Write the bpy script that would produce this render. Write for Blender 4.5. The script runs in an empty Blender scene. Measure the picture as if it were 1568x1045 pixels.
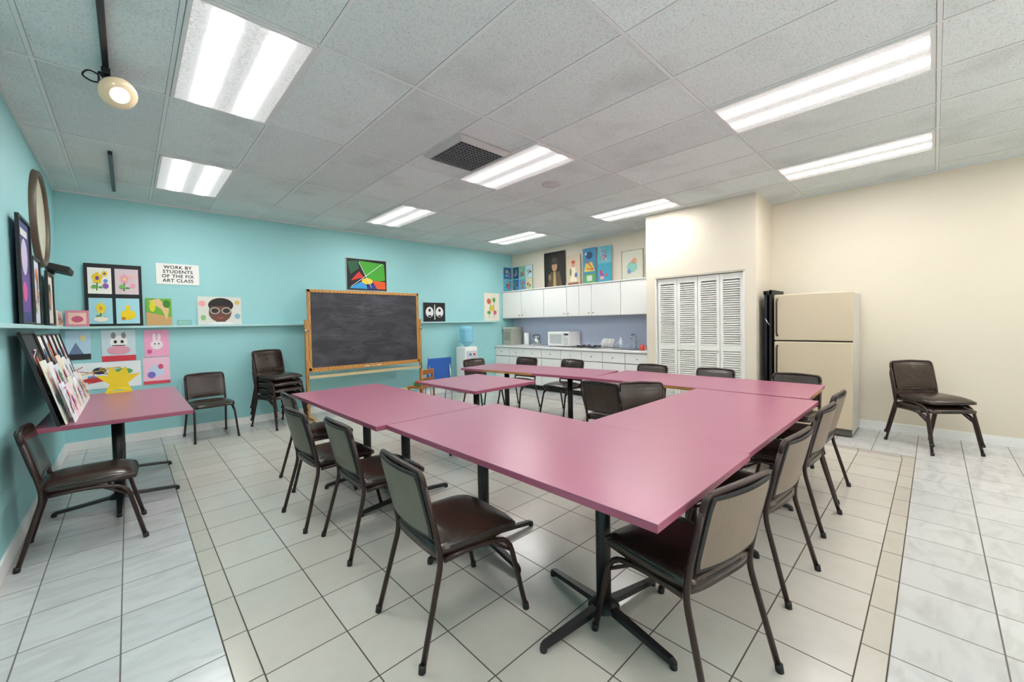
import bpy, bmesh, math, random
from mathutils import Vector, Matrix
random.seed(7)
sc=bpy.context.scene
try:
    sc.view_settings.view_transform='Standard'
except Exception: pass
Ul,Vb,Ur,HC,Vn=-.569,6.925,6.65,3.024,-2.6

# ---------------------------------------------------------------- materials
def lin(c):
    if isinstance(c,str):
        c=tuple(int(c[i:i+2],16)/255 for i in (0,2,4))
    return tuple((v/12.92 if v<=.04045 else ((v+.055)/1.055)**2.4) for v in c)+(1,)
MC={}
def mat(col,rough=.5,metal=0,var=.06,scale=6,bump=0,bscale=60,name=None,spec=.5,emit=0):
    key=(col,rough,metal,var,scale,bump,bscale,spec,emit)
    if key in MC: return MC[key]
    m=bpy.data.materials.new(name or 'mat_'+str(col)); m.use_nodes=True
    nt=m.node_tree; b=nt.nodes['Principled BSDF']; L=nt.links.new
    b.inputs['Roughness'].default_value=rough; b.inputs['Metallic'].default_value=metal
    b.inputs['Specular IOR Level'].default_value=spec
    tc=nt.nodes.new('ShaderNodeTexCoord')
    n=nt.nodes.new('ShaderNodeTexNoise'); n.inputs['Scale'].default_value=scale; n.inputs['Detail'].default_value=4
    L(tc.outputs['Object'],n.inputs['Vector'])
    r=nt.nodes.new('ShaderNodeMix'); r.data_type='RGBA'
    c=lin(col)
    r.inputs[6].default_value=tuple(max(0,v*(1-var)) for v in c[:3])+(1,)
    r.inputs[7].default_value=tuple(min(1,v*(1+var)) for v in c[:3])+(1,)
    L(n.outputs['Fac'],r.inputs[0]); L(r.outputs[2],b.inputs['Base Color'])
    if bump:
        n2=nt.nodes.new('ShaderNodeTexNoise'); n2.inputs['Scale'].default_value=bscale; n2.inputs['Detail'].default_value=3
        L(tc.outputs['Object'],n2.inputs['Vector'])
        bp=nt.nodes.new('ShaderNodeBump'); bp.inputs['Strength'].default_value=bump; bp.inputs['Distance'].default_value=.01
        L(n2.outputs['Fac'],bp.inputs['Height']); L(bp.outputs[0],b.inputs['Normal'])
    if emit:
        b.inputs['Emission Color'].default_value=c; b.inputs['Emission Strength'].default_value=emit
    MC[key]=m; return m

def wood(col='b98a52',col2='9a6c3a'):
    key=('wood',col)
    if key in MC: return MC[key]
    m=mat(col,.4,0,.0,3,name='wood_'+col); m=m.copy(); nt=m.node_tree; L=nt.links.new
    w=nt.nodes.new('ShaderNodeTexWave'); w.inputs['Scale'].default_value=6; w.inputs['Distortion'].default_value=6; w.inputs['Detail'].default_value=3
    tc=nt.nodes.new('ShaderNodeTexCoord'); L(tc.outputs['Object'],w.inputs['Vector'])
    mx=nt.nodes.new('ShaderNodeMix'); mx.data_type='RGBA'; mx.inputs[6].default_value=lin(col); mx.inputs[7].default_value=lin(col2)
    L(w.outputs['Fac'],mx.inputs[0]); L(mx.outputs[2],nt.nodes['Principled BSDF'].inputs['Base Color'])
    MC[key]=m; return m

def tile_mat(name,c1,c2,grout,off,marble=0,veins='8f8d8a',rough=.22):
    m=bpy.data.materials.new(name); m.use_nodes=True; nt=m.node_tree; L=nt.links.new; b=nt.nodes['Principled BSDF']
    g=nt.nodes.new('ShaderNodeNewGeometry'); mp=nt.nodes.new('ShaderNodeMapping')
    mp.inputs['Location'].default_value=(-off[0]+.328*20,-off[1]+.328*20,0); L(g.outputs['Position'],mp.inputs['Vector'])
    br=nt.nodes.new('ShaderNodeTexBrick'); br.offset=0; br.squash=1
    br.inputs['Scale'].default_value=1; br.inputs['Brick Width'].default_value=.328; br.inputs['Row Height'].default_value=.328
    br.inputs['Mortar Size'].default_value=.003; br.inputs['Mortar Smooth'].default_value=.1; br.inputs['Bias'].default_value=0
    br.inputs['Color1'].default_value=lin(c1); br.inputs['Color2'].default_value=lin(c2); br.inputs['Mortar'].default_value=lin(grout)
    L(mp.outputs[0],br.inputs['Vector'])
    n=nt.nodes.new('ShaderNodeTexNoise'); n.inputs['Scale'].default_value=3.6 if marble else 9; n.inputs['Detail'].default_value=8; n.inputs['Distortion'].default_value=1.0 if marble else .2
    mp2=nt.nodes.new('ShaderNodeMapping'); mp2.inputs['Scale'].default_value=(1,3,1) if marble else (1,1,1); mp2.inputs['Rotation'].default_value=(0,0,.6 if marble else 0)
    L(g.outputs['Position'],mp2.inputs['Vector']); L(mp2.outputs[0],n.inputs['Vector'])
    mr=nt.nodes.new('ShaderNodeMapRange'); mr.inputs[1].default_value=.45; mr.inputs[2].default_value=.72; mr.inputs[4].default_value=.42 if marble else .25
    L(n.outputs['Fac'],mr.inputs[0])
    mul=nt.nodes.new('ShaderNodeMath'); mul.operation='MULTIPLY'
    inv=nt.nodes.new('ShaderNodeMath'); inv.operation='SUBTRACT'; inv.inputs[0].default_value=1; L(br.outputs['Fac'],inv.inputs[1])
    L(mr.outputs[0],mul.inputs[0]); L(inv.outputs[0],mul.inputs[1])
    mx=nt.nodes.new('ShaderNodeMix'); mx.data_type='RGBA'; L(mul.outputs[0],mx.inputs[0]); L(br.outputs['Color'],mx.inputs[6]); mx.inputs[7].default_value=lin(veins)
    L(mx.outputs[2],b.inputs['Base Color'])
    rr=nt.nodes.new('ShaderNodeMapRange'); rr.inputs[3].default_value=rough; rr.inputs[4].default_value=.8; L(br.outputs['Fac'],rr.inputs[0]); L(rr.outputs[0],b.inputs['Roughness'])
    b.inputs['Specular IOR Level'].default_value=.62
    bp=nt.nodes.new('ShaderNodeBump'); bp.invert=True; bp.inputs['Strength'].default_value=.35; bp.inputs['Distance'].default_value=.004
    L(br.outputs['Fac'],bp.inputs['Height']); L(bp.outputs[0],b.inputs['Normal'])
    return m

def ceiling_mat():
    m=bpy.data.materials.new('acoustic_tile'); m.use_nodes=True; nt=m.node_tree; L=nt.links.new; b=nt.nodes['Principled BSDF']
    b.inputs['Roughness'].default_value=.9
    g=nt.nodes.new('ShaderNodeNewGeometry')
    n=nt.nodes.new('ShaderNodeTexNoise'); n.inputs['Scale'].default_value=95; n.inputs['Detail'].default_value=5; L(g.outputs['Position'],n.inputs['Vector'])
    mr=nt.nodes.new('ShaderNodeMapRange'); mr.inputs[1].default_value=.5; mr.inputs[2].default_value=.75; L(n.outputs['Fac'],mr.inputs[0])
    mx=nt.nodes.new('ShaderNodeMix'); mx.data_type='RGBA'; L(mr.outputs[0],mx.inputs[0]); mx.inputs[6].default_value=lin('e6efee'); mx.inputs[7].default_value=lin('c3cccb')
    mp=nt.nodes.new('ShaderNodeMapping'); mp.inputs['Location'].default_value=(-.2472+.6126*20,.0119+1.234*20,0); L(g.outputs['Position'],mp.inputs['Vector'])
    br=nt.nodes.new('ShaderNodeTexBrick'); br.offset=0; br.inputs['Scale'].default_value=1; br.inputs['Brick Width'].default_value=.6126; br.inputs['Row Height'].default_value=1.234
    br.inputs['Mortar Size'].default_value=.0130; br.inputs['Mortar Smooth'].default_value=0; br.inputs['Color1'].default_value=(1,1,1,1); br.inputs['Color2'].default_value=(.84,.84,.84,1); br.inputs['Mortar'].default_value=(.3,.3,.3,1)
    L(mp.outputs[0],br.inputs['Vector'])
    mm=nt.nodes.new('ShaderNodeMix'); mm.data_type='RGBA'; mm.blend_type='MULTIPLY'; mm.inputs[0].default_value=1; L(mx.outputs[2],mm.inputs[6]); L(br.outputs['Color'],mm.inputs[7])
    n3=nt.nodes.new('ShaderNodeTexNoise'); n3.inputs['Scale'].default_value=1.7; n3.inputs['Detail'].default_value=5; L(g.outputs['Position'],n3.inputs['Vector'])
    m3=nt.nodes.new('ShaderNodeMapRange'); m3.inputs[1].default_value=.52; m3.inputs[2].default_value=.75; m3.inputs[3].default_value=1; m3.inputs[4].default_value=.82; L(n3.outputs['Fac'],m3.inputs[0])
    m4=nt.nodes.new('ShaderNodeMix'); m4.data_type='RGBA'; m4.blend_type='MULTIPLY'; m4.inputs[0].default_value=1; L(mm.outputs[2],m4.inputs[6]); L(m3.outputs[0],m4.inputs[7])
    L(m4.outputs[2],b.inputs['Base Color'])
    bp=nt.nodes.new('ShaderNodeBump'); bp.inputs['Strength'].default_value=.3; bp.inputs['Distance'].default_value=.004; L(mr.outputs[0],bp.inputs['Height']); L(bp.outputs[0],b.inputs['Normal'])
    return m

LB=76.0; SIG=.029
def lens_mat():
    m=bpy.data.materials.new('fluorescent_lens'); m.use_nodes=True; nt=m.node_tree; L=nt.links.new
    b=nt.nodes['Principled BSDF']; b.inputs['Base Color'].default_value=(.5,.5,.5,1); b.inputs['Emission Color'].default_value=(1,.99,.97,1); b.inputs['Roughness'].default_value=.4
    tc=nt.nodes.new('ShaderNodeTexCoord'); sp=nt.nodes.new('ShaderNodeSeparateXYZ'); L(tc.outputs['Object'],sp.inputs[0])
    def M(op,a,bb=None):
        x=nt.nodes.new('ShaderNodeMath'); x.operation=op
        for i,v in enumerate((a,bb)):
            if v is None: continue
            if isinstance(v,(int,float)): x.inputs[i].default_value=v
            else: L(v,x.inputs[i])
        return x.outputs[0]
    d=M('SUBTRACT',M('ABSOLUTE',sp.outputs[0]),.125)
    d2=M('MULTIPLY',d,d)
    g=M('EXPONENT',M('MULTIPLY',d2,-1/(SIG*SIG)))
    g2=M('EXPONENT',M('MULTIPLY',d2,-1/(.075*.075)))
    endf=M('MINIMUM',1,M('MAXIMUM',.0,M('MULTIPLY',M('SUBTRACT',.585,M('ABSOLUTE',sp.outputs[1])),14)))
    v=nt.nodes.new('ShaderNodeTexVoronoi'); v.inputs['Scale'].default_value=60; L(tc.outputs['Object'],v.inputs['Vector'])
    s=M('ADD',M('ADD',M('MULTIPLY',M('MULTIPLY',g,LB),endf),M('MULTIPLY',g2,.4)),M('MULTIPLY',v.outputs['Distance'],.4))
    s=M('ADD',s,.2)
    L(s,b.inputs['Emission Strength'])
    return m

# ---------------------------------------------------------------- mesh builder
class MB:
    def __init__(s): s.bm=bmesh.new(); s.mats=[]
    def mi(s,m):
        if m not in s.mats: s.mats.append(m)
        return s.mats.index(m)
    def _add(s,t,m,smooth=False):
        i=s.mi(m)
        mp={}
        for v in t.verts: mp[v]=s.bm.verts.new(v.co)
        for f in t.faces:
            try:
                nf=s.bm.faces.new([mp[v] for v in f.verts]); nf.material_index=i; nf.smooth=smooth
            except ValueError: pass
        t.free()
    def box(s,c,d,m,bev=0,rot=None,seg=2,smooth=False):
        t=bmesh.new(); bmesh.ops.create_cube(t,size=1)
        bmesh.ops.scale(t,vec=Vector(d),verts=t.verts)
        if bev: bmesh.ops.bevel(t,geom=list(t.edges),offset=bev,segments=seg,affect='EDGES',profile=.5)
        if rot is not None: bmesh.ops.transform(t,matrix=rot.to_4x4(),verts=t.verts)
        bmesh.ops.translate(t,vec=Vector(c),verts=t.verts)
        s._add(t,m,smooth)
    def b2(s,a,b,m,bev=0,seg=2):
        s.box([(a[i]+b[i])/2 for i in range(3)],[abs(b[i]-a[i]) for i in range(3)],m,bev,seg=seg)
    def tube(s,pts,r,m,seg=8,rad=0,cap=True):
        P=[Vector(p) for p in pts]
        if rad:
            Q=[P[0]]
            for i in range(1,len(P)-1):
                a,b,c=P[i-1],P[i],P[i+1]
                ra=min(rad,(b-a).length*.45,(c-b).length*.45)
                p0=b+(a-b).normalized()*ra; p2=b+(c-b).normalized()*ra
                for k in range(5):
                    t=k/4; Q.append(p0*(1-t)**2+b*2*t*(1-t)+p2*t*t)
            Q.append(P[-1]); P=Q
        rs=r if isinstance(r,(list,tuple)) else [r]*len(P)
        if len(rs)!=len(P): rs=[rs[0]+(rs[-1]-rs[0])*i/(len(P)-1) for i in range(len(P))]
        t=bmesh.new(); rings=[]; up=None
        for i,p in enumerate(P):
            d=(P[min(i+1,len(P)-1)]-P[max(i-1,0)]).normalized()
            if up is None: up=d.orthogonal().normalized()
            up=(up-d*up.dot(d)).normalized(); sd=d.cross(up)
            rings.append([t.verts.new(p+(up*math.cos(2*math.pi*k/seg)+sd*math.sin(2*math.pi*k/seg))*rs[i]) for k in range(seg)])
        for a,b in zip(rings,rings[1:]):
            for k in range(seg): t.faces.new([a[k],a[(k+1)%seg],b[(k+1)%seg],b[k]])
        if cap: t.faces.new(rings[0][::-1]); t.faces.new(rings[-1])
        s._add(t,m,True)
    def lathe(s,prof,m,c=(0,0,0),axis=None,seg=32,cap=False):
        t=bmesh.new(); R=Matrix.Identity(3)
        if axis is not None: R=Vector((0,0,1)).rotation_difference(Vector(axis)).to_matrix()
        rings=[]
        for r,z in prof:
            rings.append([t.verts.new(Vector(c)+R@Vector((r*math.cos(2*math.pi*k/seg),r*math.sin(2*math.pi*k/seg),z))) for k in range(seg)])
        for a,b in zip(rings,rings[1:]):
            for k in range(seg): t.faces.new([a[k],a[(k+1)%seg],b[(k+1)%seg],b[k]])
        if cap: t.faces.new(rings[0][::-1]); t.faces.new(rings[-1])
        s._add(t,m,True)
    def poly(s,pts,m):
        t=bmesh.new(); t.faces.new([t.verts.new(Vector(p)) for p in pts]); s._add(t,m)
    def data(s,name):
        me=bpy.data.meshes.new(name)
        if not getattr(s,'flat',False): bmesh.ops.recalc_face_normals(s.bm,faces=s.bm.faces[:])
        s.bm.to_mesh(me); s.bm.free()
        for m in s.mats: me.materials.append(m)
        return me
    def obj(s,name,loc=(0,0,0),rz=0):
        return place(s.data(name),name,loc,rz)
def place(me,name,loc,rz=0):
    o=bpy.data.objects.new(name,me); sc.collection.objects.link(o); o.location=loc; o.rotation_euler=(0,0,rz)
    return o

# ---------------------------------------------------------------- palette
teal=mat('9ad0d3',.6,var=.03,scale=1.5,bump=.05,bscale=120,name='teal_paint')
cream=mat('ddd3c2',.65,var=.03,scale=1.2,bump=.05,bscale=120,name='cream_paint')
white=mat('eeeeec',.45,var=.02,name='white_paint')
whitecab=mat('f0efec',.3,var=.015,name='white_cabinet')
pink=mat('a3647a',.30,var=.08,scale=3,name='pink_laminate')
pinkedge=mat('994e66',.4,var=.05,name='pink_edge')
black=mat('17171a',.35,name='black_metal'); blackm=mat('1b1b1d',.6,name='matt_black')
frame_m=mat('34221f',.28,metal=.35,var=.3,scale=120,bump=.15,bscale=300,name='bronze_tube',spec=.6)
vinyl=mat('30221b',.26,var=.25,scale=8,bump=.12,bscale=90,name='brown_vinyl',spec=.6)
tan=mat('7f6d5e',.42,var=.14,scale=7,bump=.1,bscale=200,name='tan_back_panel')
olive=mat('655f52',.42,var=.14,scale=7,bump=.1,bscale=200,name='olive_back_panel')
oak=wood('c08e50','a3743c'); chrome=mat('bfc2c4',.2,metal=1,name='chrome')
fr_cream=mat('c6b79e',.35,var=.02,name='fridge_enamel',bump=.06,bscale=350); fr_side=mat('d4d2cc',.4,var=.02,name='fridge_side')
palewood=mat('d8c8a0',.4,name='pale_wood')

# ---------------------------------------------------------------- room
def face_obj(name,pts,m):
    b=MB(); b.flat=True; b.poly(pts,m); return b.obj(name)
def slab(name,a,b,m):
    q=MB(); q.b2(a,b,m); return q.obj(name)
slab('wall_left',(Ul-.12,Vn,0),(Ul,Vb+.12,HC+.1),teal)
slab('wall_back',(Ul,Vb,0),(Ur+.12,Vb+.12,HC+.1),teal)
slab('wall_right',(Ur,Vn,0),(Ur+.12,Vb,HC+.1),cream)
slab('wall_near',(Ul-.12,Vn-.12,0),(Ur+.12,Vn,HC+.1),cream)
CU,CV0,CV1=5.92,1.60,3.13
DV0,DV1,DZ=1.75,2.97,2.04
c=MB()
c.b2((CU,CV0,0),(CU+.1,DV0,HC),cream); c.b2((CU,DV1,0),(CU+.1,CV1,HC),cream); c.b2((CU,DV0,DZ),(CU+.1,DV1,HC),cream)
c.b2((CU+.1,CV0,0),(Ur,CV0+.1,HC),cream); c.b2((CU+.1,CV1-.1,0),(Ur,CV1,HC),cream)
c.obj('wall_closet')
fm=tile_mat('beige_tile','c8c3bb','c0bab1','4e443b',(.355,.21),0,'b4ada3',.19)
fo=tile_mat('marble_tile','c8c9c8','bfc0c0','625b55',(.26,.12),1,'9f9c98',.19)
fs=tile_mat('strip_tile','c1bbb1','bab3a8','4e443b',(.26,.12+.1),0,'aea79c',.22)
fl=MB(); fl.flat=True
a0,a1,b0,b1=.26,.355,.12,.21; a2,a3,b2_,b3=5.47,5.56,6.35,6.44
def q(x0,x1,y0,y1,m): fl.poly([(x0,y0,0),(x1,y0,0),(x1,y1,0),(x0,y1,0)],m)
q(Ul,a0,Vn,Vb,fo); q(a0,Ur,Vn,b0,fo); q(a3,Ur,b0,Vb,fo); q(a0,a3,b3,Vb,fo)
q(a0,a1,b0,b3,fs); q(a1,a3,b0,b1,fs); q(a2,a3,b1,b3,fs); q(a1,a2,b2_,b3,fs)
q(a1,a2,b1,b2_,fm)
fl.obj('floor')
gl=MB(); gr=mat('4e443b',.8,name='grout')
for x0,x1,y0,y1 in [(a0-.0025,a0+.0025,b0,b3),(a1-.0025,a1+.0025,b1,b2_),(a0,a3,b0-.0025,b0+.0025),(a1,a2,b1-.0025,b1+.0025),(a2-.0025,a2+.0025,b1,b2_),(a3-.0025,a3+.0025,b0,b3)]:
    gl.b2((x0,y0,.0002),(x1,y1,.0010),gr)
gl.obj('trim_floor_border')
cm=ceiling_mat()
face_obj('ceiling',[(Ul,Vn,HC),(Ul,Vb,HC),(Ur,Vb,HC),(Ur,Vn,HC)],cm)
tb=MB(); tbm=mat('dfe3e2',.5,var=.02,name='t_bar')
u0,v0,s,sv=.2472,-.0119,.6126,1.234
for k in range(-1,12):
    x=u0+s*k
    if Ul<x<Ur: tb.b2((x-.0105,Vn,HC-.004),(x+.0105,Vb,HC),tbm)
for j in range(-2,7):
    y=v0+sv*j
    if Vn<y<Vb: tb.b2((Ul,y-.0105,HC-.0045),(Ur,y+.0105,HC),tbm)
tb.b2((Ul,Vb-.02,HC-.02),(Ur,Vb,HC),tbm); tb.b2((Ul,Vn,HC-.02),(Ul+.02,Vb,HC),tbm); tb.b2((Ur-.02,Vn,HC-.02),(Ur,Vb,HC),tbm)
tb.obj('trim_ceiling_grid')
slab('baseboard_back',(Ul,Vb-.015,0),(Ur-.6,Vb,.1),white); slab('baseboard_left',(Ul,Vn,0),(Ul+.015,Vb-.015,.1),white)
slab('baseboard_right',(Ur-.015,Vn,0),(Ur,CV0,.1),white)
bb=MB(); bb.b2((CU-.015,CV0-.0,0),(CU,DV0-.03,.1),white); bb.b2((CU-.015,DV1+.03,0),(CU,CV1,.1),white); bb.obj('baseboard_closet')
ledge=mat('b4dcdc',.5,var=.02,name='ledge_paint')
slab('trim_ledge_back',(Ul,Vb-.09,1.425),(Ur-.62,Vb,1.45),ledge); slab('trim_ledge_left',(Ul,3.2,1.425),(Ul+.09,Vb-.09,1.45),ledge)

# lights
LM=lens_mat(); lf=mat('e4e4e2',.5,name='fixture_frame')
def fixture_mesh():
    b=MB(); w,h=.272,.58
    b.b2((-w,-h,-.006),(w,h,-.002),LM)
    for x0,x1,y0,y1 in [(-w-.02,-w,-h-.02,h+.02),(w,w+.02,-h-.02,h+.02),(-w,w,-h-.02,-h),(-w,w,h,h+.02)]:
        b.b2((x0,y0,-.012),(x1,y1,0),lf)
    return b.data('fluorescent_ceiling_light')
fme=fixture_mesh()
for k,j in [(0,2),(0,4),(4,2),(4,4),(8,2),(8,4),(5,0),(8,0),(0,0),(1,-2),(5,-2),(9,-2)]:  # last three are unseen fixtures, added behind the camera as extra fill
    place(fme,'fluorescent_ceiling_light',(u0+s*(k+.5),v0+sv*(j+.5),HC-.001))

# air vent
v=MB(); vg=mat('bdbdbc',.6,name='vent_metal'); vd=mat('0c0c0e',.8,name='vent_dark'); vl=mat('77777a',.6,name='vent_louver')
w=.285
v.b2((-w,-w,-.004),(w,w,-.001),vd)
fr=[(w+.015,-.006),(w-.01,-.026),(w-.035,-.040)]
for (r0,z0),(r1,z1) in zip(fr,fr[1:]):
    for sx in range(4):
        R=Matrix.Rotation(sx*math.pi/2,3,'Z')
        v.poly([R@Vector((-r0,-r0,z0)),R@Vector((r0,-r0,z0)),R@Vector((r1,-r1,z1)),R@Vector((-r1,-r1,z1))],vg)
for i in range(13):
    x=-.24+i*.48/12
    v.box((x,0,-.034),(.004,.49,.010),vl); v.box((0,x,-.034),(.49,.004,.010),vl)
v.obj('air_vent',(2.39,3.09,HC-.001))
sp=MB(); sp.lathe([(.0,-.012),(.05,-.014),(.06,-.006),(.075,-.016),(.11,-.012),(.115,0)],mat('c9c9c7',.5,name='speaker_white'),seg=32); sp.obj('ceiling_speaker',(3.66,3.12,HC))

# track lights
t=MB(); t.b2((-.065,2.2,HC-.035),(-.035,3.62,HC-.001),black,.003)
t.b2((-.07,3.46,HC-.07),(-.03,3.6,HC-.035),black)
ax=Vector((.22,-.72,-.60)).normalized(); cc=Vector((.0,3.44,2.845))
side=ax.cross(Vector((0,0,1))).normalized()
pv=cc-ax*.10
t.tube([(-.05,3.53,HC-.06),(-.05,3.53,HC-.10)],.012,black)
for sg_ in (-1,1):
    t.tube([(-.05,3.53,HC-.095),tuple(pv+side*sg_*.06+Vector((0,.0,.07))),tuple(pv+side*sg_*.062)],.006,black,rad=.02)
t.tube([(-.05,3.53,HC-.07),(-.13,3.56,HC-.03),(-.16,3.55,HC-.08),(-.11,3.52,HC-.12),tuple(cc-ax*.16)],.005,blackm,rad=.03)
S=.92
t.lathe([(r*S,z*S) for r,z in [(.0,-.20),(.025,-.195),(.04,-.17),(.042,-.11),(.07,-.06),(.098,-.01),(.1,.005)]],mat('8f8d88',.3,metal=.8,name='lamp_shell'),cc,ax)
t.lathe([(r*S,z*S) for r,z in [(.1,.005),(.094,.02),(.07,.032),(.05,.037)]],mat('c0ae90',.1,name='lamp_glass',emit=.2),cc,ax)
t.lathe([(r*S,z*S) for r,z in [(.05,.037),(.03,.040),(.0,.042)]],mat('fff2d8',.1,name='lamp_hot',emit=2.2),cc,ax)
t.obj('track_spotlight')
t=MB(); t.b2((-.085,5.15,HC-.035),(-.055,6.5,HC-.001),black,.003); t.obj('ceiling_track')

# ---------------------------------------------------------------- chair
def chair_mesh(panel):
    b=MB(); r=.0125
    for sx in (-1,1):
        b.tube([(sx*.228,.285,0),(sx*.207,.20,.375),(sx*.205,.02,.405),(sx*.205,-.15,.40)],r,frame_m,rad=.07)
        b.tube([(sx*.228,-.275,0),(sx*.207,-.165,.40),(sx*.209,-.185,.52),(sx*.209,-.235,.74)],r,frame_m,rad=.06)
        for y in (.285,-.275): b.tube([(sx*.2285,y,0),(sx*.2265,y*.985,.03)],.0155,blackm)
        b.tube([(sx*.21,.215,.31),(sx*.205,.08,.395)],.008,frame_m)
    b.tube([(-.209,-.233,.73),(-.204,-.246,.795),(0,-.262,.805),(.204,-.246,.795),(.209,-.233,.73)],r,frame_m,rad=.05)
    b.tube([(-.205,-.18,.50),(.205,-.18,.50)],.009,frame_m)
    b.tube([(-.2,.12,.402),(.2,.12,.402)],.009,frame_m); b.tube([(-.2,-.13,.40),(.2,-.13,.40)],.009,frame_m)
    t=bmesh.new(); nx,ny=12,12
    top=[];bot=[]
    for i in range(nx+1):
        tr=[];br_=[]
        for j in range(ny+1):
            u=-1+2*i/nx; vv=-1+2*j/ny
            uu=u*math.sqrt(1-.12*vv**4); vw=vv*math.sqrt(1-.12*u**4)
            x=uu*.217*(1-.04*max(0,-vw)); y=.035+vw*.225
            puff=(1-abs(u)**5)*(1-abs(vv)**5)
            zt=.452+.030*puff-.018*max(0,vv)**3
            tr.append(t.verts.new((x,y,zt))); br_.append(t.verts.new((x*.985,y,.412)))
        top.append(tr);bot.append(br_)
    for i in range(nx):
        for j in range(ny):
            t.faces.new([top[i][j],top[i+1][j],top[i+1][j+1],top[i][j+1]]); t.faces.new([bot[i][j],bot[i][j+1],bot[i+1][j+1],bot[i+1][j]])
    for i in range(nx):
        t.faces.new([top[i][0],bot[i][0],bot[i+1][0],top[i+1][0]]); t.faces.new([top[i][ny],top[i+1][ny],bot[i+1][ny],bot[i][ny]])
        t.faces.new([top[0][i],top[0][i+1],bot[0][i+1],bot[0][i]]); t.faces.new([top[nx][i],bot[nx][i],bot[nx][i+1],top[nx][i+1]])
    b._add(t,vinyl,True)
    pp=[]
    for k in range(33):
        a=2*math.pi*k/32; cx,cy=math.cos(a),math.sin(a)
        ex=.5; pp.append((.217*abs(cx)**ex*(1 if cx>0 else -1),.035+.225*abs(cy)**ex*(1 if cy>0 else -1),.449-.018*max(0,cy)**3))
    b.tube(pp,.0045,blackm,seg=6,cap=False)
    def shell(y_off,thick,m,w,z0,z1,puff=0):
        t=bmesh.new(); n=10; F=[];B=[]
        for i in range(n+1):
            u=-1+2*i/n; f=[];bk=[]
            for j in range(n+1):
                q_=j/n; z=z0+(z1-z0)*q_; yb=-.183-(z-.5)*.235; wc=w*(1-.05*(abs(2*q_-1))**6)
                y=yb-.018*(1-u*u)+y_off; pf=puff*(1-u**4)*(1-(2*q_-1)**4)
                f.append(t.verts.new((u*wc,y+thick/2+pf,z))); bk.append(t.verts.new((u*wc,y-thick/2,z)))
            F.append(f);B.append(bk)
        for i in range(n):
            for j in range(n):
                t.faces.new([F[i][j],F[i+1][j],F[i+1][j+1],F[i][j+1]]); t.faces.new([B[i][j],B[i][j+1],B[i+1][j+1],B[i+1][j]])
            t.faces.new([F[i][0],B[i][0],B[i+1][0],F[i+1][0]]); t.faces.new([F[i][n],F[i+1][n],B[i+1][n],B[i][n]])
            t.faces.new([F[0][i],F[0][i+1],B[0][i+1],B[0][i]]); t.faces.new([F[n][i],B[n][i],B[n][i+1],F[n][i+1]])
        b._add(t,m,False)
    shell(.010,.022,vinyl,.197,.50,.79,.014)
    shell(-.008,.010,blackm,.199,.495,.792)
    shell(-.0145,.004,panel,.183,.51,.778)
    return b.data('stacking_chair')
CH={'o':chair_mesh(olive),'t':chair_mesh(tan),'d':chair_mesh(vinyl)}
def chair(x,y,deg,kind='t',z=0): return place(CH[kind],'stacking_chair',(x,y,z),math.radians(deg))
for x,y,d in [(1.10,1.62,-94),(1.17,2.57,-91),(1.09,3.17,-88),(1.25,3.95,-92)]: chair(x,y,d,'o')
chair(-.24,3.90,-90,'o')
for x,y,d in [(1.655,.73,-12),(2.51,.73,-5),(3.39,.74,-3),(4.03,.76,-2)]: chair(x,y,d,'t')
for x,y,d in [(4.82,1.0,90),(4.82,1.8,91),(4.8,2.6,88),(4.77,3.9,90),(4.62,4.72,97),(4.15,5.06,178)]: chair(x,y,d,'t')
chair(3.56,2.25,-90,'d'); chair(3.36,1.76,136,'d')
chair(.74,6.47,186,'t')
for i in range(4): chair(1.53,6.47,200,'t',i*.088)
for i in range(2): chair(6.10,.02,131,'t',i*.088)

# ---------------------------------------------------------------- tables
def table(name,cx,cy,w,l,rz=0,bases=((0,-.46),(0,.46)),z=.75,worn=False,brz=0,arm=.38):
    b=MB()
    b.box((0,0,z-.0025),(w,l,.004),pink,.001,seg=1)
    b.box((0,0,z-.018),(w-.001,l-.001,.028),pinkedge,.002,seg=1)
    if worn:
        b.box((w/2-.001,-l*.2,z-.018),(.004,l*.5,.024),oak); b.box((-w/2+.001,l*.1,z-.018),(.004,l*.4,.024),oak); b.box((0,-l/2+.001,z-.018),(w*.6,.004,.024),oak)
    b.box((0,0,z-.04),(w*.55,l*.8,.016),blackm)
    for bx,by in bases:
        b.tube([(bx,by,.05),(bx,by,z-.04)],.035,black,seg=16)
        b.lathe([(.075,.045),(.06,.065),(.036,.08)],black,(bx,by,0))
        b.box((bx,by,z-.05),(.3,.3,.01),black)
        for k in range(4):
            R=Matrix.Rotation(brz+k*math.pi/2,3,'Z')
            t=bmesh.new(); rings=[]
            for (x,hh,zz) in [(.0,.026,.07),(.15,.022,.055),(arm-.02,.016,.038),(arm,.012,.03)]:
                rings.append([t.verts.new(Vector((bx,by,0))+R@Vector(q_)) for q_ in [(x,-hh,zz-.022),(x,hh,zz-.022),(x,hh*.8,zz),(x,-hh*.8,zz)]])
            for a,c_ in zip(rings,rings[1:]):
                for m_ in range(4): t.faces.new([a[m_],a[(m_+1)%4],c_[(m_+1)%4],c_[m_]])
            t.faces.new(rings[-1]); b._add(t,black)
            e=Vector((bx,by,0))+R@Vector((arm-.01,0,0)); b.tube([e,e+Vector((0,0,.02))],.016,blackm)
    return b.obj(name,(cx,cy,0),rz)
T='pedestal_table'
table(T,1.665,1.53,.935,1.855,0,((-.065,-.45),(-.065,.44)),brz=-.16)
table(T,1.565,3.39,.87,1.845,0,((0,-.50),(0,.22)),z=.7495)
table(T,2.998,1.08,1.725,.93,0,((-.40,0),(.42,0)),z=.749,brz=.05)
table(T,4.305,1.725,.88,2.05,math.radians(2),((0,-.35),(0,.47)),worn=True)
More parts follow.
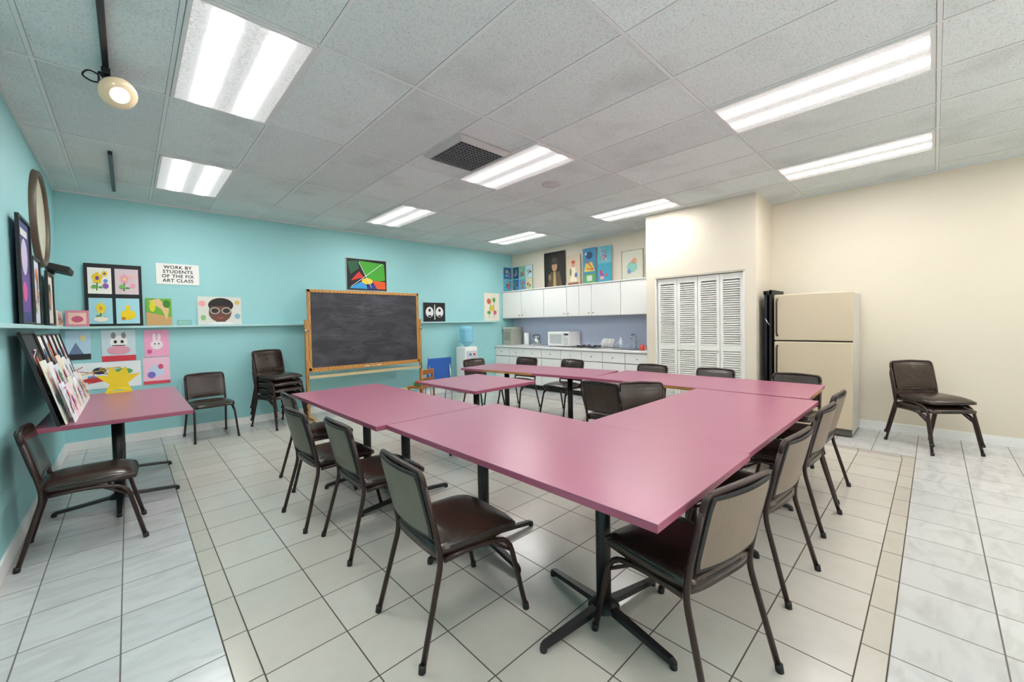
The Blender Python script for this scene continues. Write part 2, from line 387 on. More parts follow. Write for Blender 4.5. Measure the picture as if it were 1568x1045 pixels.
table(T,4.065,3.82,.78,2.10,math.radians(9),((0,-.55),(0,.5)),worn=True)
table(T,2.81,3.55,.87,1.02,math.radians(1),((0,0),),z=.75)
table(T,-.06,5.04,.84,1.86,0,((-.03,-.47),(-.03,.42)),z=.75,arm=.37)

# ---------------------------------------------------------------- pictures
def picture(name,O,X,w,h,bg,shapes,Z=(0,0,1),N=None,frame=None,th=.008,fw=.02,b=None,step=.0007):
    O=Vector(O);X=Vector(X).normalized();Z=Vector(Z).normalized(); N=Vector(N).normalized()
    own=b is None
    if own: b=MB(); b.flat=True
    def P(x,y,d): return O+X*(x*w)+Z*(y*h)+N*d
    def quad(x0,y0,x1,y1,d,m): b.poly([P(x0,y0,d),P(x1,y0,d),P(x1,y1,d),P(x0,y1,d)],m)
    m=mat(bg,.6,var=.03)
    quad(0,0,1,1,th,m)
    for a,c_ in [((0,0),(1,0)),((1,0),(1,1)),((1,1),(0,1)),((0,1),(0,0))]:
        b.poly([P(*a,0),P(*c_,0),P(*c_,th),P(*a,th)],m)
    d=th
    for sh in shapes:
        d+=step; mm=mat(sh[-1],.6,var=.08,scale=30)
        if sh[0]=='r': quad(sh[1],sh[2],sh[3],sh[4],d,mm)
        elif sh[0]=='c':
            _,cx,cy,rx,ry,_c=sh; b.poly([P(cx+rx*math.cos(2*math.pi*k/20),cy+ry*math.sin(2*math.pi*k/20),d) for k in range(20)],mm)
        elif sh[0]=='p': b.poly([P(x,y,d) for x,y in sh[1]],mm)
        elif sh[0]=='l':
            _,pts,lw,_c=sh
            for (x0,y0),(x1,y1) in zip(pts,pts[1:]):
                dx,dy=(x1-x0)*w,(y1-y0)*h; L_=math.hypot(dx,dy) or 1; nx,ny=-dy/L_*lw/w/2,dx/L_*lw/h/2
                b.poly([P(x0+nx,y0+ny,d),P(x0-nx,y0-ny,d),P(x1-nx,y1-ny,d),P(x1+nx,y1+ny,d)],mm)
    if frame:
        fm_=mat(frame,.4)
        for x0,y0,x1,y1 in [(-fw/w,-fw/h,0,1+fw/h),(1,-fw/h,1+fw/w,1+fw/h),(0,-fw/h,1,0),(0,1,1,1+fw/h)]:
            cs=[P(x0,y0,0),P(x1,y0,0),P(x1,y1,0),P(x0,y1,0)]; cf=[P(x0,y0,th+.012),P(x1,y0,th+.012),P(x1,y1,th+.012),P(x0,y1,th+.012)]
            b.poly(cf,fm_)
            for k in range(4): b.poly([cs[k],cs[(k+1)%4],cf[(k+1)%4],cf[k]],fm_)
    if own: return b.obj(name)
def flower(c1,c2,cx=.5,cy=.6,r=.16,ring=5):
    s_=[('l',[(cx,cy),(cx-.03,.12)],.012,'3f7a35'),('c',cx-.12,.3,.1,.04,'5f9a45'),('c',cx+.12,.25,.1,.04,'5f9a45')]
    for k in range(ring):
        a=2*math.pi*k/ring+.3; s_.append(('c',cx+r*math.cos(a),cy+r*math.sin(a),r*.75,r*.75,c1))
    return s_+[('c',cx,cy,r*.6,r*.6,c2)]
PAL=['d85a7a','e6b93c','4a8fc4','5aa35a','b04a9a','e07a3a','3a3a55','d43c3c','7ac0d8','f0d0d8']
def doodle(sd):
    r=random.Random(sd); s_=[]
    for _ in range(r.randint(6,11)):
        k=r.random(); c_=r.choice(PAL)
        if k<.45: s_.append(('c',r.uniform(.2,.8),r.uniform(.2,.8),r.uniform(.04,.15),r.uniform(.04,.14),c_))
        elif k<.6:
            x,y=r.uniform(.1,.6),r.uniform(.1,.6); s_.append(('r',x,y,x+r.uniform(.1,.25),y+r.uniform(.08,.25),c_))
        else: s_.append(('l',[(r.uniform(.1,.9),r.uniform(.1,.9)) for _ in range(5)],.008,c_))
    return s_
XB=(1,0,0); NB=(0,-1,0)
def back(name,a0_,a1_,z0,z1,bg,sh,frame=None,off=-.001,**k):
    return picture(name,(a0_,Vb-off,z0),XB,a1_-a0_,z1-z0,bg,sh,N=NB,frame=frame,**k)
b=MB(); b.flat=True
back('x',-.36,.14,1.452,2.20,'15151a',[],off=.03,b=b)
def cell(x0,z0,x1,z1,bg,sh): picture('x',(x0,Vb-.041,z0),XB,x1-x0,z1-z0,bg,sh,N=NB,b=b,th=.003)
cell(-.33,1.84,-.13,2.15,'f2efe6',flower('e8c420','7a3f8f',r=.13,cx=.4)+[('c',.25,.25,.12,.06,'6fae5a'),('c',.75,.3,.13,.1,'8a5aa8'),('c',.72,.78,.12,.1,'e8c420'),('c',.72,.78,.05,.04,'6a2f7f'),('c',.75,.5,.09,.07,'6a8fd0')])
cell(-.10,1.84,.11,2.15,'d9c6cc',flower('e8a0b8','f0d860',r=.11,cx=.4)+[('c',.3,.3,.12,.08,'6fae5a'),('c',.75,.35,.11,.1,'e8a0b8'),('c',.74,.7,.12,.1,'f0b8c8'),('c',.74,.7,.05,.04,'d8d060')])
cell(-.33,1.48,-.13,1.79,'9fd3e0',flower('e8d040','d8a020',r=.13)+[('c',.5,.18,.3,.1,'f0e8d8')])
cell(-.10,1.48,.11,1.79,'a7dbe6',[('c',.5,.35,.32,.2,'f2d21c'),('c',.5,.62,.1,.12,'f2d21c'),('c',.3,.2,.1,.07,'cc8a1a')])
b.obj('framed_flower_pictures')
sg=back('class_sign',.28,.72,1.99,2.26,'f4f3ee',[])
cu=bpy.data.curves.new('sign_text','FONT'); cu.body='WORK BY\nSTUDENTS\nOF THE FIX\nART CLASS'; cu.size=.058; cu.align_x='CENTER'; cu.align_y='CENTER'; cu.extrude=.0005; cu.offset=.0012; cu.space_character=1.12
to=bpy.data.objects.new('lettering',cu); sc.collection.objects.link(to); cu.materials.append(mat('2a2a2a',.6)); to.location=(.5,Vb-.0085,2.125); to.rotation_euler=(math.pi/2,0,0); to.parent=sg
back('garden_painting',.17,.42,1.452,1.8,'6fae3c',[('p',[(0,0),(1,0),(1,.3),(0,.5)],'c9a06a'),('p',[(.1,.9),(.5,1),(.9,.6),(.8,.2),(.6,.6)],'e0bc88'),('c',.25,.7,.12,.2,'d8d030'),('c',.8,.8,.15,.15,'3f7d2c')],off=.01)
back('small_card',.47,.62,1.452,1.52,'7fb9b6',[('r',.1,.2,.9,.8,'9ac5b8')],off=.01)
back('face_painting',.69,1.19,1.452,1.84,'dcdcd4',[('c',.1,.75,.08,.1,'e8a0a0'),('c',.9,.3,.07,.1,'88b8d0'),('c',.12,.25,.06,.1,'90c080'),('c',.9,.8,.06,.08,'d8c070'),('c',.52,.70,.29,.26,'1c1414'),('r',.4,.0,.62,.2,'6a4636'),('c',.5,.45,.26,.36,'6a4636'),('p',[(.24,.66),(.8,.66),(.72,.88),(.32,.88)],'1c1414'),('c',.38,.5,.11,.12,'b8b8b0'),('c',.64,.5,.11,.12,'b8b8b0'),('c',.38,.5,.085,.09,'2c2622'),('c',.64,.5,.085,.09,'2c2622'),('c',.5,.24,.08,.035,'a04848'),('p',[(.2,0),(.85,0),(.7,.1),(.35,.1)],'e8e8e8')],off=.01)
back('geometric_painting',2.72,3.44,2.02,2.56,'151518',[('p',[(.3,.95),(.95,.9),(.97,.35),(.55,.25)],'46a832'),('p',[(0.02,.9),(.28,.95),(.3,.7),(.1,.5)],'1d5a3a'),('p',[(.05,.05),(.5,.05),(.45,.35)],'3aa0dc'),('p',[(.5,.05),(.75,.05),(.6,.32)],'1c3f9c'),('p',[(.75,.05),(.98,.05),(.97,.3),(.62,.33)],'e85a28'),('p',[(.1,.3),(.42,.42),(.3,.6)],'d43230'),('c',.5,.3,.14,.1,'f0d040'),('l',[(.1,.1),(.9,.9)],.008,'f2f2f2'),('l',[(.3,.9),(.6,.1)],.008,'f2f2f2')],frame='c8c8c8',fw=.008)
back('black_white_picture',4.2,4.7,1.452,1.83,'101012',[('c',.27,.5,.18,.28,'e8e8e8'),('c',.73,.5,.18,.28,'e8e8e8'),('c',.27,.6,.06,.08,'101012'),('c',.73,.6,.06,.08,'101012'),('r',.2,.25,.34,.34,'101012'),('r',.66,.25,.8,.34,'101012'),('l',[(.5,.1),(.5,.9)],.02,'e8e8e8')],off=.01)
back('corner_drawing',5.75,6.2,1.452,2.08,'e9e3d4',[('c',.3,.7,.12,.1,'d85a3a'),('c',.65,.75,.1,.08,'5aa35a'),('c',.5,.45,.15,.12,'e6c93c'),('c',.7,.3,.1,.08,'d85a7a'),('c',.3,.3,.12,.06,'5aa35a'),('l',[(.3,.1),(.45,.8)],.01,'3f7a35'),('l',[(.6,.1),(.65,.7)],.01,'3f7a35')])
back('pink_card',-.52,-.33,1.452,1.64,'d88a9c',[('r',.12,.15,.88,.85,'f0c8b8'),('c',.5,.45,.25,.2,'c85a78')],off=.035)
back('cat_poster',-.24,.06,1.02,1.405,'cfe0e8',[('r',0,0,1,.18,'d83a4a'),('c',.5,.6,.26,.22,'f4f4f2'),('c',.35,.82,.07,.1,'8a8a90'),('c',.65,.82,.07,.1,'8a8a90'),('c',.4,.62,.05,.05,'303030'),('c',.6,.62,.05,.05,'303030'),('c',.5,.35,.34,.14,'e0a0b0'),('l',[(.3,.5),(.7,.5)],.01,'404040')])
back('landscape_poster',-.53,-.33,1.06,1.40,'b8d4e6',[('r',0,0,1,.2,'26262c'),('p',[(.1,.2),(.4,.6),(.7,.2)],'6a7a9a'),('c',.7,.75,.12,.1,'f0e0a0')])
back('rabbit_poster',.14,.38,1.05,1.395,'f0a8c8',[('c',.5,.45,.25,.18,'f6e8ee'),('c',.4,.72,.07,.16,'f6e8ee'),('c',.6,.72,.07,.16,'f6e8ee'),('c',.42,.48,.03,.03,'303030'),('c',.58,.48,.03,.03,'303030'),('c',.2,.2,.1,.08,'d85a9a')])
back('bird_poster',.12,.38,.70,1.04,'f2c4d8',[('c',.5,.5,.28,.22,'c8d8f0'),('c',.65,.65,.1,.1,'d85a7a'),('c',.3,.35,.15,.12,'7a6ac0'),('r',0,0,1,.12,'d84a5a')])
back('sketch_poster',-.55,.10,.70,1.015,'eef2f4',doodle(3))
b=MB(); ym=mat('e8d32a',.6,name='yellow_paper')
pts=[(0,.0),(.10,-.02),(.07,.06),(.17,.16),(.08,.15),(.06,.24),(.0,.18),(-.06,.24),(-.08,.15),(-.17,.16),(-.07,.06),(-.10,-.02)]
for d in (0,.01): b.poly([(x,d,z+.03) for x,z in pts],ym)
for k in range(len(pts)):
    (x0,z0),(x1,z1)=pts[k],pts[(k+1)%len(pts)]; b.poly([(x0,0,z0+.03),(x1,0,z1+.03),(x1,.01,z1+.03),(x0,.01,z0+.03)],ym)
b.b2((-.1,-.03,0),(.1,.05,.012),ym)
b.obj('yellow_paper_figure',(-.09,5.88,.7505))

XL=(0,1,0); NL=(1,0,0)
def left(name,a0_,a1_,z0,z1,bg,sh,frame=None,off=0,**k):
    return picture(name,(Ul+off,a0_,z0),XL,a1_-a0_,z1-z0,bg,sh,N=NL,frame=frame,**k)
left('wall_poster',4.35,4.78,1.472,2.2,'3a3f78',[('r',.1,.1,.9,.5,'6a4a9a'),('c',.5,.65,.28,.18,'d8c8e0'),('r',.2,.85,.8,.92,'e8e8e8'),('c',.4,.3,.2,.1,'d85a9a')],frame='15151a',fw=.02,off=.03)
left('wall_poster',4.86,5.18,1.467,1.98,'cfd8e8',doodle(5),frame='15151a',fw=.015,off=.03)
left('portrait_frame',5.62,6.0,1.477,1.93,'e6dcd0',[('c',.5,.55,.25,.28,'3a2a28'),('c',.5,.5,.16,.2,'c09078')],frame='15151a',fw=.025,off=.03)
left('wall_poster',6.3,6.75,1.452,1.62,'e8d0c0',doodle(9),off=.03)
b=MB()
fm2=mat('55483a',.45,var=.3,scale=30,name='round_frame')
b.lathe([(.385,.0),(.39,.03),(.405,.042),(.425,.035),(.435,0)],fm2,axis=(1,0,0),seg=48)
b.lathe([(.0,.012),(.388,.012)],mat('cfc8ae',.35,var=.12,scale=5,name='round_panel'),axis=(1,0,0),seg=48)
b.obj('round_wall_mirror',(Ul+.001,5.62,2.42))
b=MB(); b.box((.08,0,0),(.16,.42,.06),blackm,.01,rot=Matrix.Rotation(.25,3,'Y')); b.box((.02,0,.0),(.04,.1,.1),blackm)
b.obj('wall_bracket_shelf',(Ul+.005,6.15,2.03))
# rows of student pictures leaning upright against the left wall, standing on the table
def lean(name,y0,w_,h_,xb,sd,bg,fr=None):
    Z2=Vector((-.24*h_,0,h_)).normalized(); N2=Vector((Z2.z,0,-Z2.x)); 
    picture(name,(xb,y0,.7505+(.012 if fr else 0)),XL,w_,h_,bg,doodle(sd),Z=Z2,N=N2,th=.006,frame=fr,fw=.012)
bgs=['f4f0ec','e8eef4','f6dfe6','eef4e4','f4f4f4','dfe6f2','f2ead0']
lean('leaning_framed_print',4.12,.50,.64,-.375,101,'26262c','15151a')
for i in range(5): lean('leaning_framed_print',4.68+i*.29,.26,.62,-.375,30+i,bgs[i],'15151a')
for i in range(6): lean('student_drawing',4.15+i*.27,.245,.46-.03*(i%3),-.335,50+i,bgs[(i+3)%7])
for i in range(6): lean('student_drawing',4.20+i*.25,.22,.29-.03*(i%2),-.295,70+i,bgs[(i+1)%7])

# ---------------------------------------------------------------- chalkboard on stand
b=MB()
cbm=mat('2f3238',.55,var=.25,scale=4,name='slate').copy()
nt=cbm.node_tree; nz=[n for n in nt.nodes if n.type=='TEX_NOISE'][0]; nz.inputs['Distortion'].default_value=1.2; nz.inputs['Detail'].default_value=10; nz.inputs['Scale'].default_value=2.2
mp=nt.nodes.new('ShaderNodeMapping'); mp.inputs['Scale'].default_value=(1,1,2.2); tcn=[n for n in nt.nodes if n.type=='TEX_COORD'][0]
nt.links.new(tcn.outputs['Object'],mp.inputs['Vector']); nt.links.new(mp.outputs[0],nz.inputs['Vector'])
mxn=[n for n in nt.nodes if n.type=='MIX'][0]; mxn.inputs[6].default_value=lin('292a32'); mxn.inputs[7].default_value=lin('4d4e57')
mr=nt.nodes.new('ShaderNodeMapRange'); mr.inputs[1].default_value=.42; mr.inputs[2].default_value=.8; nt.links.new(nz.outputs['Fac'],mr.inputs[0]); nt.links.new(mr.outputs[0],mxn.inputs[0])
W,Z0,Z1=1.86,.735,1.955
b.b2((-W/2+.03,-.008,Z0+.03),(W/2-.03,.008,Z1-.03),cbm)
for x0,x1,z0,z1 in [(-W/2,-W/2+.045,Z0,Z1),(W/2-.045,W/2,Z0,Z1),(-W/2,W/2,Z0,Z0+.045),(-W/2,W/2,Z1-.045,Z1)]:
    b.b2((x0,-.018,z0),(x1,.018,z1),oak,.004)
chk=mat('70727a',.9,name='chalk_marks'); rc=random.Random(4)
for i in range(44):
    x=rc.uniform(-.75,.35); z=rc.uniform(.95,1.8); pts=[(x,-.0085,z)]
    for k in range(9): x+=rc.uniform(.015,.05); pts.append((x,-.0085,z+rc.uniform(-.015,.015)))
    b.tube(pts,.0016,chk,seg=4)
for sx in (-1,1):
    x=sx*(W/2+.022); b.b2((x-.02,-.02,.06),(x+.02,.02,1.5),oak,.003); b.b2((x-.02,-.28,.03),(x+.02,.28,.07),oak,.004)
    for y in (-.25,.25): b.lathe([(0,0),(.02,.003),(.022,.018),(.012,.032)],blackm,(x,y,0),seg=16)
    b.tube([(sx*(W/2-.0),-.02,1.34),(sx*(W/2+.05),-.03,1.34)],.015,chrome)
b.b2((-W/2-.02,-.02,.62),(W/2+.02,.02,.665),palewood); b.b2((-W/2-.0,-.07,Z0-.012),(W/2,-.018,Z0+.006),oak)
b.b2((-W/2-.02,-.015,.25),(W/2+.02,.015,.30),palewood)
for i,c_ in enumerate(['f0f0f0','e8d8c0','f0f0f0']): b.tube([(-.1+i*.1,-.05,Z0+.012),(-.02+i*.1,-.05,Z0+.012)],.006,mat(c_,.8))
b.obj('rolling_chalkboard',(2.85,6.40,0))

# water cooler
b=MB()
b.b2((-.16,-.16,.0),(.16,.16,.93),white,.02); b.b2((-.12,-.175,.55),(.12,-.15,.85),mat('c8ccd0',.4)); b.b2((-.1,-.2,.52),(.1,-.15,.55),blackm,.005)
for x,c_ in ((-.05,'3060c0'),(.05,'c03030')): b.b2((x-.015,-.20,.76),(x+.015,-.17,.80),mat(c_,.3))
bot=mat('7fc4dc',.08,var=.1,name='water_bottle',spec=.8)
b.lathe([(.04,.92),(.05,.96),(.13,1.02),(.135,1.05),(.128,1.09),(.135,1.13),(.135,1.2),(.128,1.22),(.135,1.24),(.135,1.31),(.11,1.345),(0,1.35)],bot)
b.obj('water_cooler',(5.0,6.6,0))
b=MB(); bl=mat('2a62b8',.35,name='blue_plastic')
b.box((0,0,.56),(.5,.02,.46),bl,.008,rot=Matrix.Rotation(.12,3,'X')); 
for sx in (-1,1):
    b.tube([(sx*.22,-.06,0),(sx*.22,0,.8)],.012,chrome); b.tube([(sx*.22,.16,0),(sx*.22,0,.8)],.012,chrome)
b.obj('blue_play_easel',(4.08,6.22,0))
b=MB(); lw=wood('b07038','8c5426')
for x in (-.14,.14):
    for y in (-.13,.13): b.tube([(x*1.1,y*1.1,0),(x,y,.42 if y<0 else .68)],.016,lw)
b.box((0,0,.40),(.34,.32,.025),lw,.008); b.box((0,.13,.64),(.32,.02,.08),lw,.005); b.box((0,.13,.53),(.32,.02,.04),lw,.005)
b.box((0,-.02,.44),(.16,.14,.06),mat('5a9a4a',.6),.01); b.box((.05,0,.48),(.1,.1,.03),mat('c84a3a',.6),.008)
b.obj('wooden_child_chair',(3.40,5.72,0),math.radians(200))

# ---------------------------------------------------------------- kitchen
KV0,KV1=CV1+.005,Vb-.005
hd=mat('b0a890',.3,metal=.8,name='knob'); gap=mat('8a8a88',.7,name='cabinet_gap')
b=MB()
b.b2((6.32,KV0,1.50),(Ur-.003,KV1,2.10),whitecab)
b.b2((6.28,KV0,2.10),(Ur-.003,KV1,2.12),whitecab)
divs=[KV1,6.3,5.64,5.03,4.73,4.44,3.82,KV0]
b.b2((6.318,KV0,1.505),(6.322,KV1,2.095),gap)
for i,(y1,y0) in enumerate(zip(divs,divs[1:])):
    b.b2((6.298,y0+.005,1.506),(6.317,y1-.005,2.094),whitecab,.003)
    yy=y0+.05 if i%2==0 else y1-.05
    b.lathe([(.006,0),(.006,.012),(.013,.018),(.013,.026),(0,.03)],hd,(6.298,yy,1.56),(-1,0,0),seg=12)
b.obj('upper_kitchen_cabinets')
b=MB()
b.b2((6.12,KV0,.0),(Ur-.003,KV1,.1),blackm); b.b2((6.07,KV0,.1),(Ur-.003,KV1,.855),whitecab)
b.b2((6.066,KV0,.105),(6.072,KV1,.85),gap)
dv=[KV1,6.45,6.0,5.5,5.0,4.5,4.05,3.6,KV0]
for i,(y1,y0) in enumerate(zip(dv,dv[1:])):
    b.b2((6.048,y0+.006,.115),(6.066,y1-.006,.66),whitecab,.003); b.b2((6.048,y0+.006,.675),(6.066,y1-.006,.845),whitecab,.003)
    b.lathe([(.006,0),(.006,.012),(.013,.018),(.013,.026),(0,.03)],hd,(6.048,(y0+y1)/2,.76),(-1,0,0),seg=12)
ct=mat('e9e6e6',.25,var=.02,name='countertop')
b.b2((6.03,KV0,.857),(Ur-.003,KV1,.895),ct,.006)
b.box((6.33,3.68,.8965),(.36,.5,.003),chrome,.001)
b.box((6.33,3.68,.8985),(.3,.42,.002),mat('6a6c70',.3,metal=.8))
b.obj('kitchen_base_cabinets')
bs=mat('bcc4da',.35,var=.02,name='lavender_backsplash')
slab('wall_backsplash',(Ur-.012,KV0,.897),(Ur-.002,KV1,1.499),bs)
b=MB()
b.tube([(6.56,3.68,.900),(6.56,3.68,1.12),(6.48,3.68,1.17),(6.39,3.68,1.12),(6.39,3.68,1.07)],.011,chrome,rad=.06)
for dy in (-.09,.09): b.tube([(6.56,3.68+dy,.900),(6.56,3.68+dy,.95)],.014,chrome); b.tube([(6.56,3.68+dy,.95),(6.51,3.68+dy*1.3,.955)],.008,chrome)
b.b2((6.54,3.57,.8995),(6.58,3.79,.91),chrome,.003)
b.obj('kitchen_faucet')
b=MB()
b.box((6.33,4.52,.903),(.42,.55,.012),mat('b8b8b6',.25,metal=.5),.004)
for dx in (-.1,.1):
    for dy in (-.13,.13):
        b.lathe([(.03,.91),(.05,.918),(.05,.925),(0,.928)],blackm,(6.33+dx,4.52+dy,0),seg=20)
        for a in range(4):
            R=Matrix.Rotation(a*math.pi/2,3,'Z'); p=Vector((6.33+dx,4.52+dy,.94)); b.tube([p+R@Vector((.02,0,0)),p+R@Vector((.09,0,0)),p+R@Vector((.09,0,-.03))],.006,blackm)
b.obj('cooktop')
b=MB()
b.b2((6.25,4.93,.912),(6.6,5.50,1.20),white,.012); b.b2((6.238,5.08,.925),(6.252,5.48,1.185),mat('f2f2f0',.3),.004)
b.b2((6.235,5.13,.96),(6.24,5.43,1.15),mat('c0c2c4',.15)); b.b2((6.238,4.94,.925),(6.252,5.07,1.185),mat('dcdcda',.3),.003)
b.b2((6.235,4.955,1.13),(6.24,5.055,1.165),blackm)
for k in range(4):
    for j in range(3): b.box((6.237,4.975+j*.03,.96+k*.035),(.004,.02,.02),mat('b0b0ae',.4))
b.b2((6.215,5.085,.95),(6.23,5.105,1.16),mat('e8e8e6',.3),.004)
for y in (4.97,5.46):
    for x in (6.28,6.57): b.tube([(x,y,.896),(x,y,.915)],.012,blackm)
b.obj('microwave')
b=MB(); gb=mat('a8a89c',.45,name='grey_bin')
b.b2((6.25,6.58,.896),(6.6,6.86,1.28),gb,.015); b.b2((6.24,6.57,1.24),(6.61,6.87,1.30),mat('b8b8ae',.4),.012); b.b2((6.243,6.62,1.0),(6.25,6.82,1.2),mat('8e8e84',.4))
b.obj('countertop_bin')
b=MB()
b.lathe([(.0,0),(.035,.0),(.035,.14),(.012,.17),(.012,.2),(0,.2)],mat('d8e4ec',.2)); b.obj('soap_bottle',(6.5,3.95,.8965))
b=MB(); b.lathe([(.0,0),(.06,.0),(.06,.02),(.015,.025),(.015,.03)],white); b.lathe([(.055,.03),(.055,.27),(.02,.27)],white); b.obj('paper_towel_roll',(6.5,6.35,.8965))
# faucet-like dispenser tap, mugs and dish rack on the counter
b=MB()
b.lathe([(0,0),(.09,.0),(.1,.03),(.1,.11),(.07,.16),(.02,.175),(.02,.19),(0,.195)],mat('b8bcc0',.2,metal=.9,name='kettle_steel'),seg=24)
b.tube([(0,-.09,.13),(0,-.10,.23),(0,.10,.23),(0,.09,.13)],.008,blackm,rad=.04); b.tube([(0,-.09,.07),(0,-.15,.14)],.012,mat('b8bcc0',.2,metal=.9,name='kettle_steel'))
b.obj('kettle',(6.4,5.95,.8965))
b=MB(); rk=chrome
for x in (-.12,.12): b.tube([(x,-.18,.004),(x,-.18,.1),(x,.18,.1),(x,.18,.004)],.004,rk,rad=.02)
for i in range(9):
    y=-.16+i*.04; b.tube([(-.12,y,.015),(.12,y,.015)],.003,rk); b.tube([(0,y,.015),(0,y,.09)],.003,rk)
for i in range(4): b.lathe([(0,0),(.07,.004),(.085,.012)],white,(0.0,-.1+i*.06,.1),(0,1,.15),seg=24)
b.obj('dish_rack',(6.35,4.12,.897))
for i,(x,y,c_) in enumerate([(6.2,3.36,'c84a3a'),(6.3,3.28,'e8e8e6')]):
    b=MB(); mm=mat(c_,.3); b.lathe([(0,0),(.036,0),(.04,.01),(.04,.095),(.036,.095),(.036,.012),(0,.01)],mm,seg=24); b.tube([(0,-.038,.08),(0,-.07,.07),(0,-.07,.03),(0,-.038,.02)],.006,mm,rad=.02); b.obj('coffee_mug',(x,y,.8955))
XK=(0,-1,0); NK=(-1,0,0)
def kit(name,v1,v0_,z0,z1,bg,sh,frame=None,off=.03,**k):
    return picture(name,(Ur-off,v1,z0),XK,v1-v0_,z1-z0,bg,sh,N=NK,frame=frame,**k)
b=MB(); b.flat=True
kit('x',6.88,6.24,2.122,2.70,'9cc8d0',[],b=b)
for i in range(3):
    for j in range(2):
        picture('x',(Ur-.042,6.86-i*.21,2.14+j*.285),XK,.19,.265,['2c6fa8','58b0c8','e0d8a8','1f4f88','8ac4a0','cfe4ee'][(i+j*3)%6],doodle(60+i*3+j),N=NK,b=b,th=.003)
b.obj('sea_life_pictures')
b=MB(); b.flat=True
for j in range(2):
    picture('x',(6.35,Vb-.02,2.14+j*.285),XB,.24,.265,['58b0c8','2c6fa8'][j],doodle(80+j),N=NB,b=b,th=.003)
b.obj('corner_sea_pictures')
kit('portrait_poster',5.86,5.32,2.132,2.88,'1c1a18',[('p',[(.1,0),(.9,0),(.75,.45),(.3,.45)],'5a4638'),('p',[(.42,.0),(.58,0),(.55,.45),(.45,.45)],'a89858'),('c',.5,.60,.14,.14,'b08868'),('c',.5,.72,.27,.06,'2a2420'),('c',.5,.78,.15,.09,'40362e'),('c',.25,.3,.08,.1,'7a6a50')],frame='15130f',fw=.01)
kit('figure_poster',5.26,4.92,2.122,2.76,'cdb9a0',[('p',[(.25,.15),(.75,.15),(.62,.6),(.38,.6)],'e6d8c0'),('c',.5,.70,.12,.09,'c89070'),('c',.5,.77,.14,.05,'c84a3a'),('c',.3,.45,.08,.12,'6a8a5a'),('c',.7,.35,.1,.08,'4a6a9a'),('r',.1,.02,.9,.12,'8a5a3a')])
kit('blue_poster',4.85,4.54,2.122,2.84,'3a86b0',[('r',.08,.05,.92,.3,'5aa05a'),('p',[(.08,.36),(.92,.36),(.7,.62),(.2,.58)],'d8c050'),('c',.5,.8,.25,.1,'20406a'),('r',.3,.1,.7,.25,'d8d8d0'),('l',[(.2,.7),(.8,.4),(.3,.45)],.02,'c84a3a'),('c',.25,.85,.08,.04,'e8e8e0')])
kit('underwater_poster',4.50,4.20,2.122,2.50,'3fa0b8',doodle(71)); kit('reef_poster',4.50,4.20,2.502,2.83,'6ab8c8',doodle(72))
kit('pale_drawing',3.97,3.56,2.132,2.66,'d8d6c6',[('c',.5,.45,.25,.18,'8ac0b0'),('c',.6,.65,.12,.1,'e0a080'),('c',.35,.3,.1,.08,'7a90c0')],frame='b8b09c',fw=.01)

# ---------------------------------------------------------------- closet bifold doors
b=MB(); ld=mat('ecebe6',.45,var=.02,name='louver_white'); n=4; pw=(DV1-DV0-.02)/n
for i in range(n):
    y0=DV0+.01+i*pw; y1=y0+pw-.006; x0,x1=CU+.03,CU+.058; st=.04
    b.b2((x0,y0,.02),(x1,y0+st,DZ-.02),ld,.002); b.b2((x0,y1-st,.02),(x1,y1,DZ-.02),ld,.002)
    for z0,z1 in [(.02,.14),(.95,1.03),(DZ-.10,DZ-.02)]: b.b2((x0,y0+st,z0),(x1,y1-st,z1),ld)
    for za,zb in [(.14,.95),(1.03,DZ-.10)]:
        z=za+.015
        while z<zb-.01:
            b.box(((x0+x1)/2,(y0+y1)/2,z),(.034,y1-y0-2*st,.006),ld,rot=Matrix.Rotation(math.radians(-42),3,'Y')); z+=.031
for yy in (DV0+pw+.03,DV1-pw-.05): b.lathe([(.008,0),(.008,.02),(.018,.03),(.016,.045),(0,.05)],chrome,(CU+.03,yy,.95),(-1,0,0),seg=16)
b.obj('door_1')
b=MB(); tr=mat('b9b4a6',.5,name='door_track')
b.b2((CU-.004,DV0-.02,DZ-.012),(CU+.07,DV1+.02,DZ+.012),tr); b.b2((CU-.004,DV0-.012,0),(CU+.06,DV0+.004,DZ),white); b.b2((CU-.004,DV1-.004,0),(CU+.06,DV1+.012,DZ),white)
b.obj('trim_closet_door')

# ---------------------------------------------------------------- refrigerator
b=MB(); F0,F1=.64,1.41; X0,X1=5.96,6.62
b.b2((X0+.07,F0+.004,.02),(X1,F1-.004,1.68),fr_side,.006)
b.b2((X0,F0,1.115),(X0+.066,F1,1.69),fr_cream,.012,3); b.b2((X0,F0,.09),(X0+.066,F1,1.10),fr_cream,.012,3)
b.b2((X0+.03,F0+.01,.015),(X0+.08,F1-.01,.085),mat('5c564c',.6))
b.b2((X0+.062,F0+.006,.09),(X0+.072,F1-.006,1.685),blackm)
hm=mat('3a2f28',.35,name='fridge_handle')
b.tube([(X0-.002,F1-.035,1.17),(X0-.04,F1-.035,1.2),(X0-.04,F1-.035,1.6),(X0-.002,F1-.035,1.64)],.011,hm,rad=.02)
b.tube([(X0-.002,F1-.035,1.05),(X0-.04,F1-.035,1.02),(X0-.04,F1-.035,.6),(X0-.002,F1-.035,.56)],.011,hm,rad=.02)
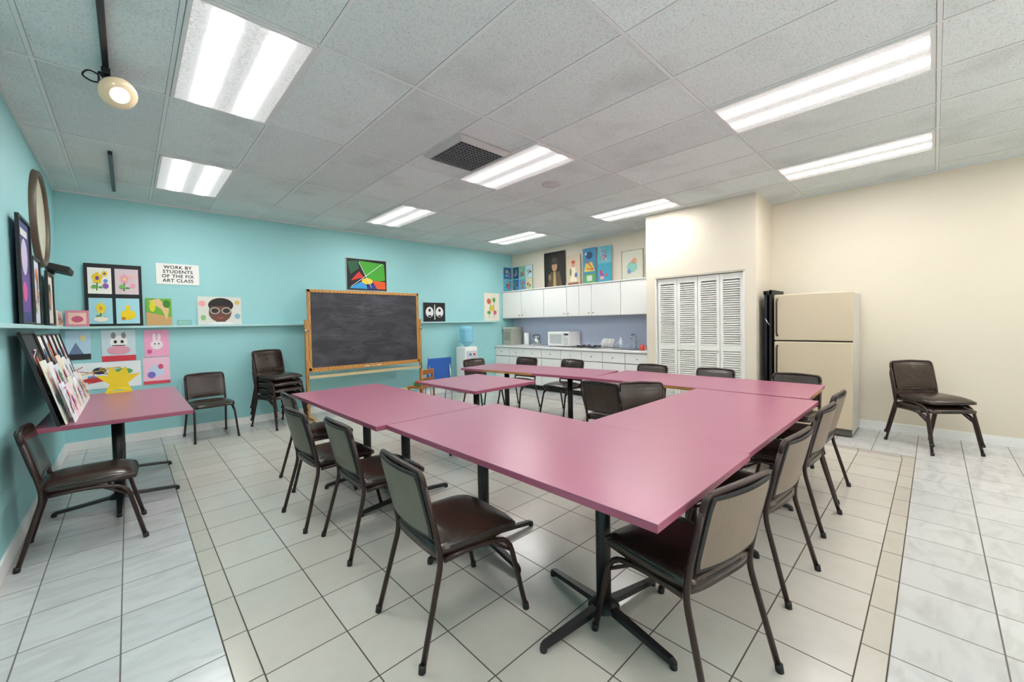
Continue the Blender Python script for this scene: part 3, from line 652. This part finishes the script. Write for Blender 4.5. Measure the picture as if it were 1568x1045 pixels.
for x in (X0+.1,X1-.05):
    for y in (F0+.06,F1-.06): b.tube([(x,y,0),(x,y,.03)],.02,blackm)
b.obj('refrigerator')
b=MB(); b.b2((6.0,1.445,0),(6.6,1.475,1.76),blackm,.004); b.b2((6.0,1.5,0),(6.6,1.53,1.74),black,.004)
b.b2((6.0,1.44,1.70),(6.02,1.54,1.75),blackm); b.tube([(5.99,1.46,1.3),(5.97,1.49,1.35),(5.99,1.52,1.4)],.008,chrome)
b.obj('folded_table')
b=MB(); b.b2((5.0,Vb-.006,.3),(5.07,Vb,.41),white,.002); b.obj('wall_outlet')

# ---------------------------------------------------------------- unseen fill lamps added behind the camera to brighten the ceiling
for x,y,e in [(.8,-1.7,32),(4.4,-1.9,12)]:
    ld_=bpy.data.lights.new('ceiling_fill','AREA'); ld_.shape='DISK'; ld_.size=.6; ld_.energy=e; ld_.color=(1,.99,.98)
    lo=bpy.data.objects.new('ceiling_fill',ld_); sc.collection.objects.link(lo); lo.location=(x,y,1.3)
    lo.rotation_euler=Vector((.1 if x<2 else -.1,.7,1)).to_track_quat('-Z','Y').to_euler()

# ---------------------------------------------------------------- world + camera
w=bpy.data.worlds.new('world'); sc.world=w; w.use_nodes=True; w.node_tree.nodes['Background'].inputs[0].default_value=(.9,.95,1,1); w.node_tree.nodes['Background'].inputs[1].default_value=.3
f,pitch,roll,yaw,cy=616.338,.0256,-.0190,.8097,510.307
F=Vector((math.cos(yaw)*math.cos(pitch),math.sin(yaw)*math.cos(pitch),-math.sin(pitch)))
R0=Vector((math.sin(yaw),-math.cos(yaw),0)); U0=R0.cross(F)
R=R0*math.cos(roll)+U0*math.sin(roll); U=-R0*math.sin(roll)+U0*math.cos(roll)
cd=bpy.data.cameras.new('camera'); co=bpy.data.objects.new('camera',cd); sc.collection.objects.link(co)
mw=Matrix((R,U,-F)).transposed().to_4x4(); mw.translation=Vector((0,0,1.4)); co.matrix_world=mw
cd.sensor_width=36; cd.sensor_fit='HORIZONTAL'; cd.lens=f/1568*36; cd.shift_y=-(522.5-cy)/1568; cd.clip_start=.02
sc.camera=co
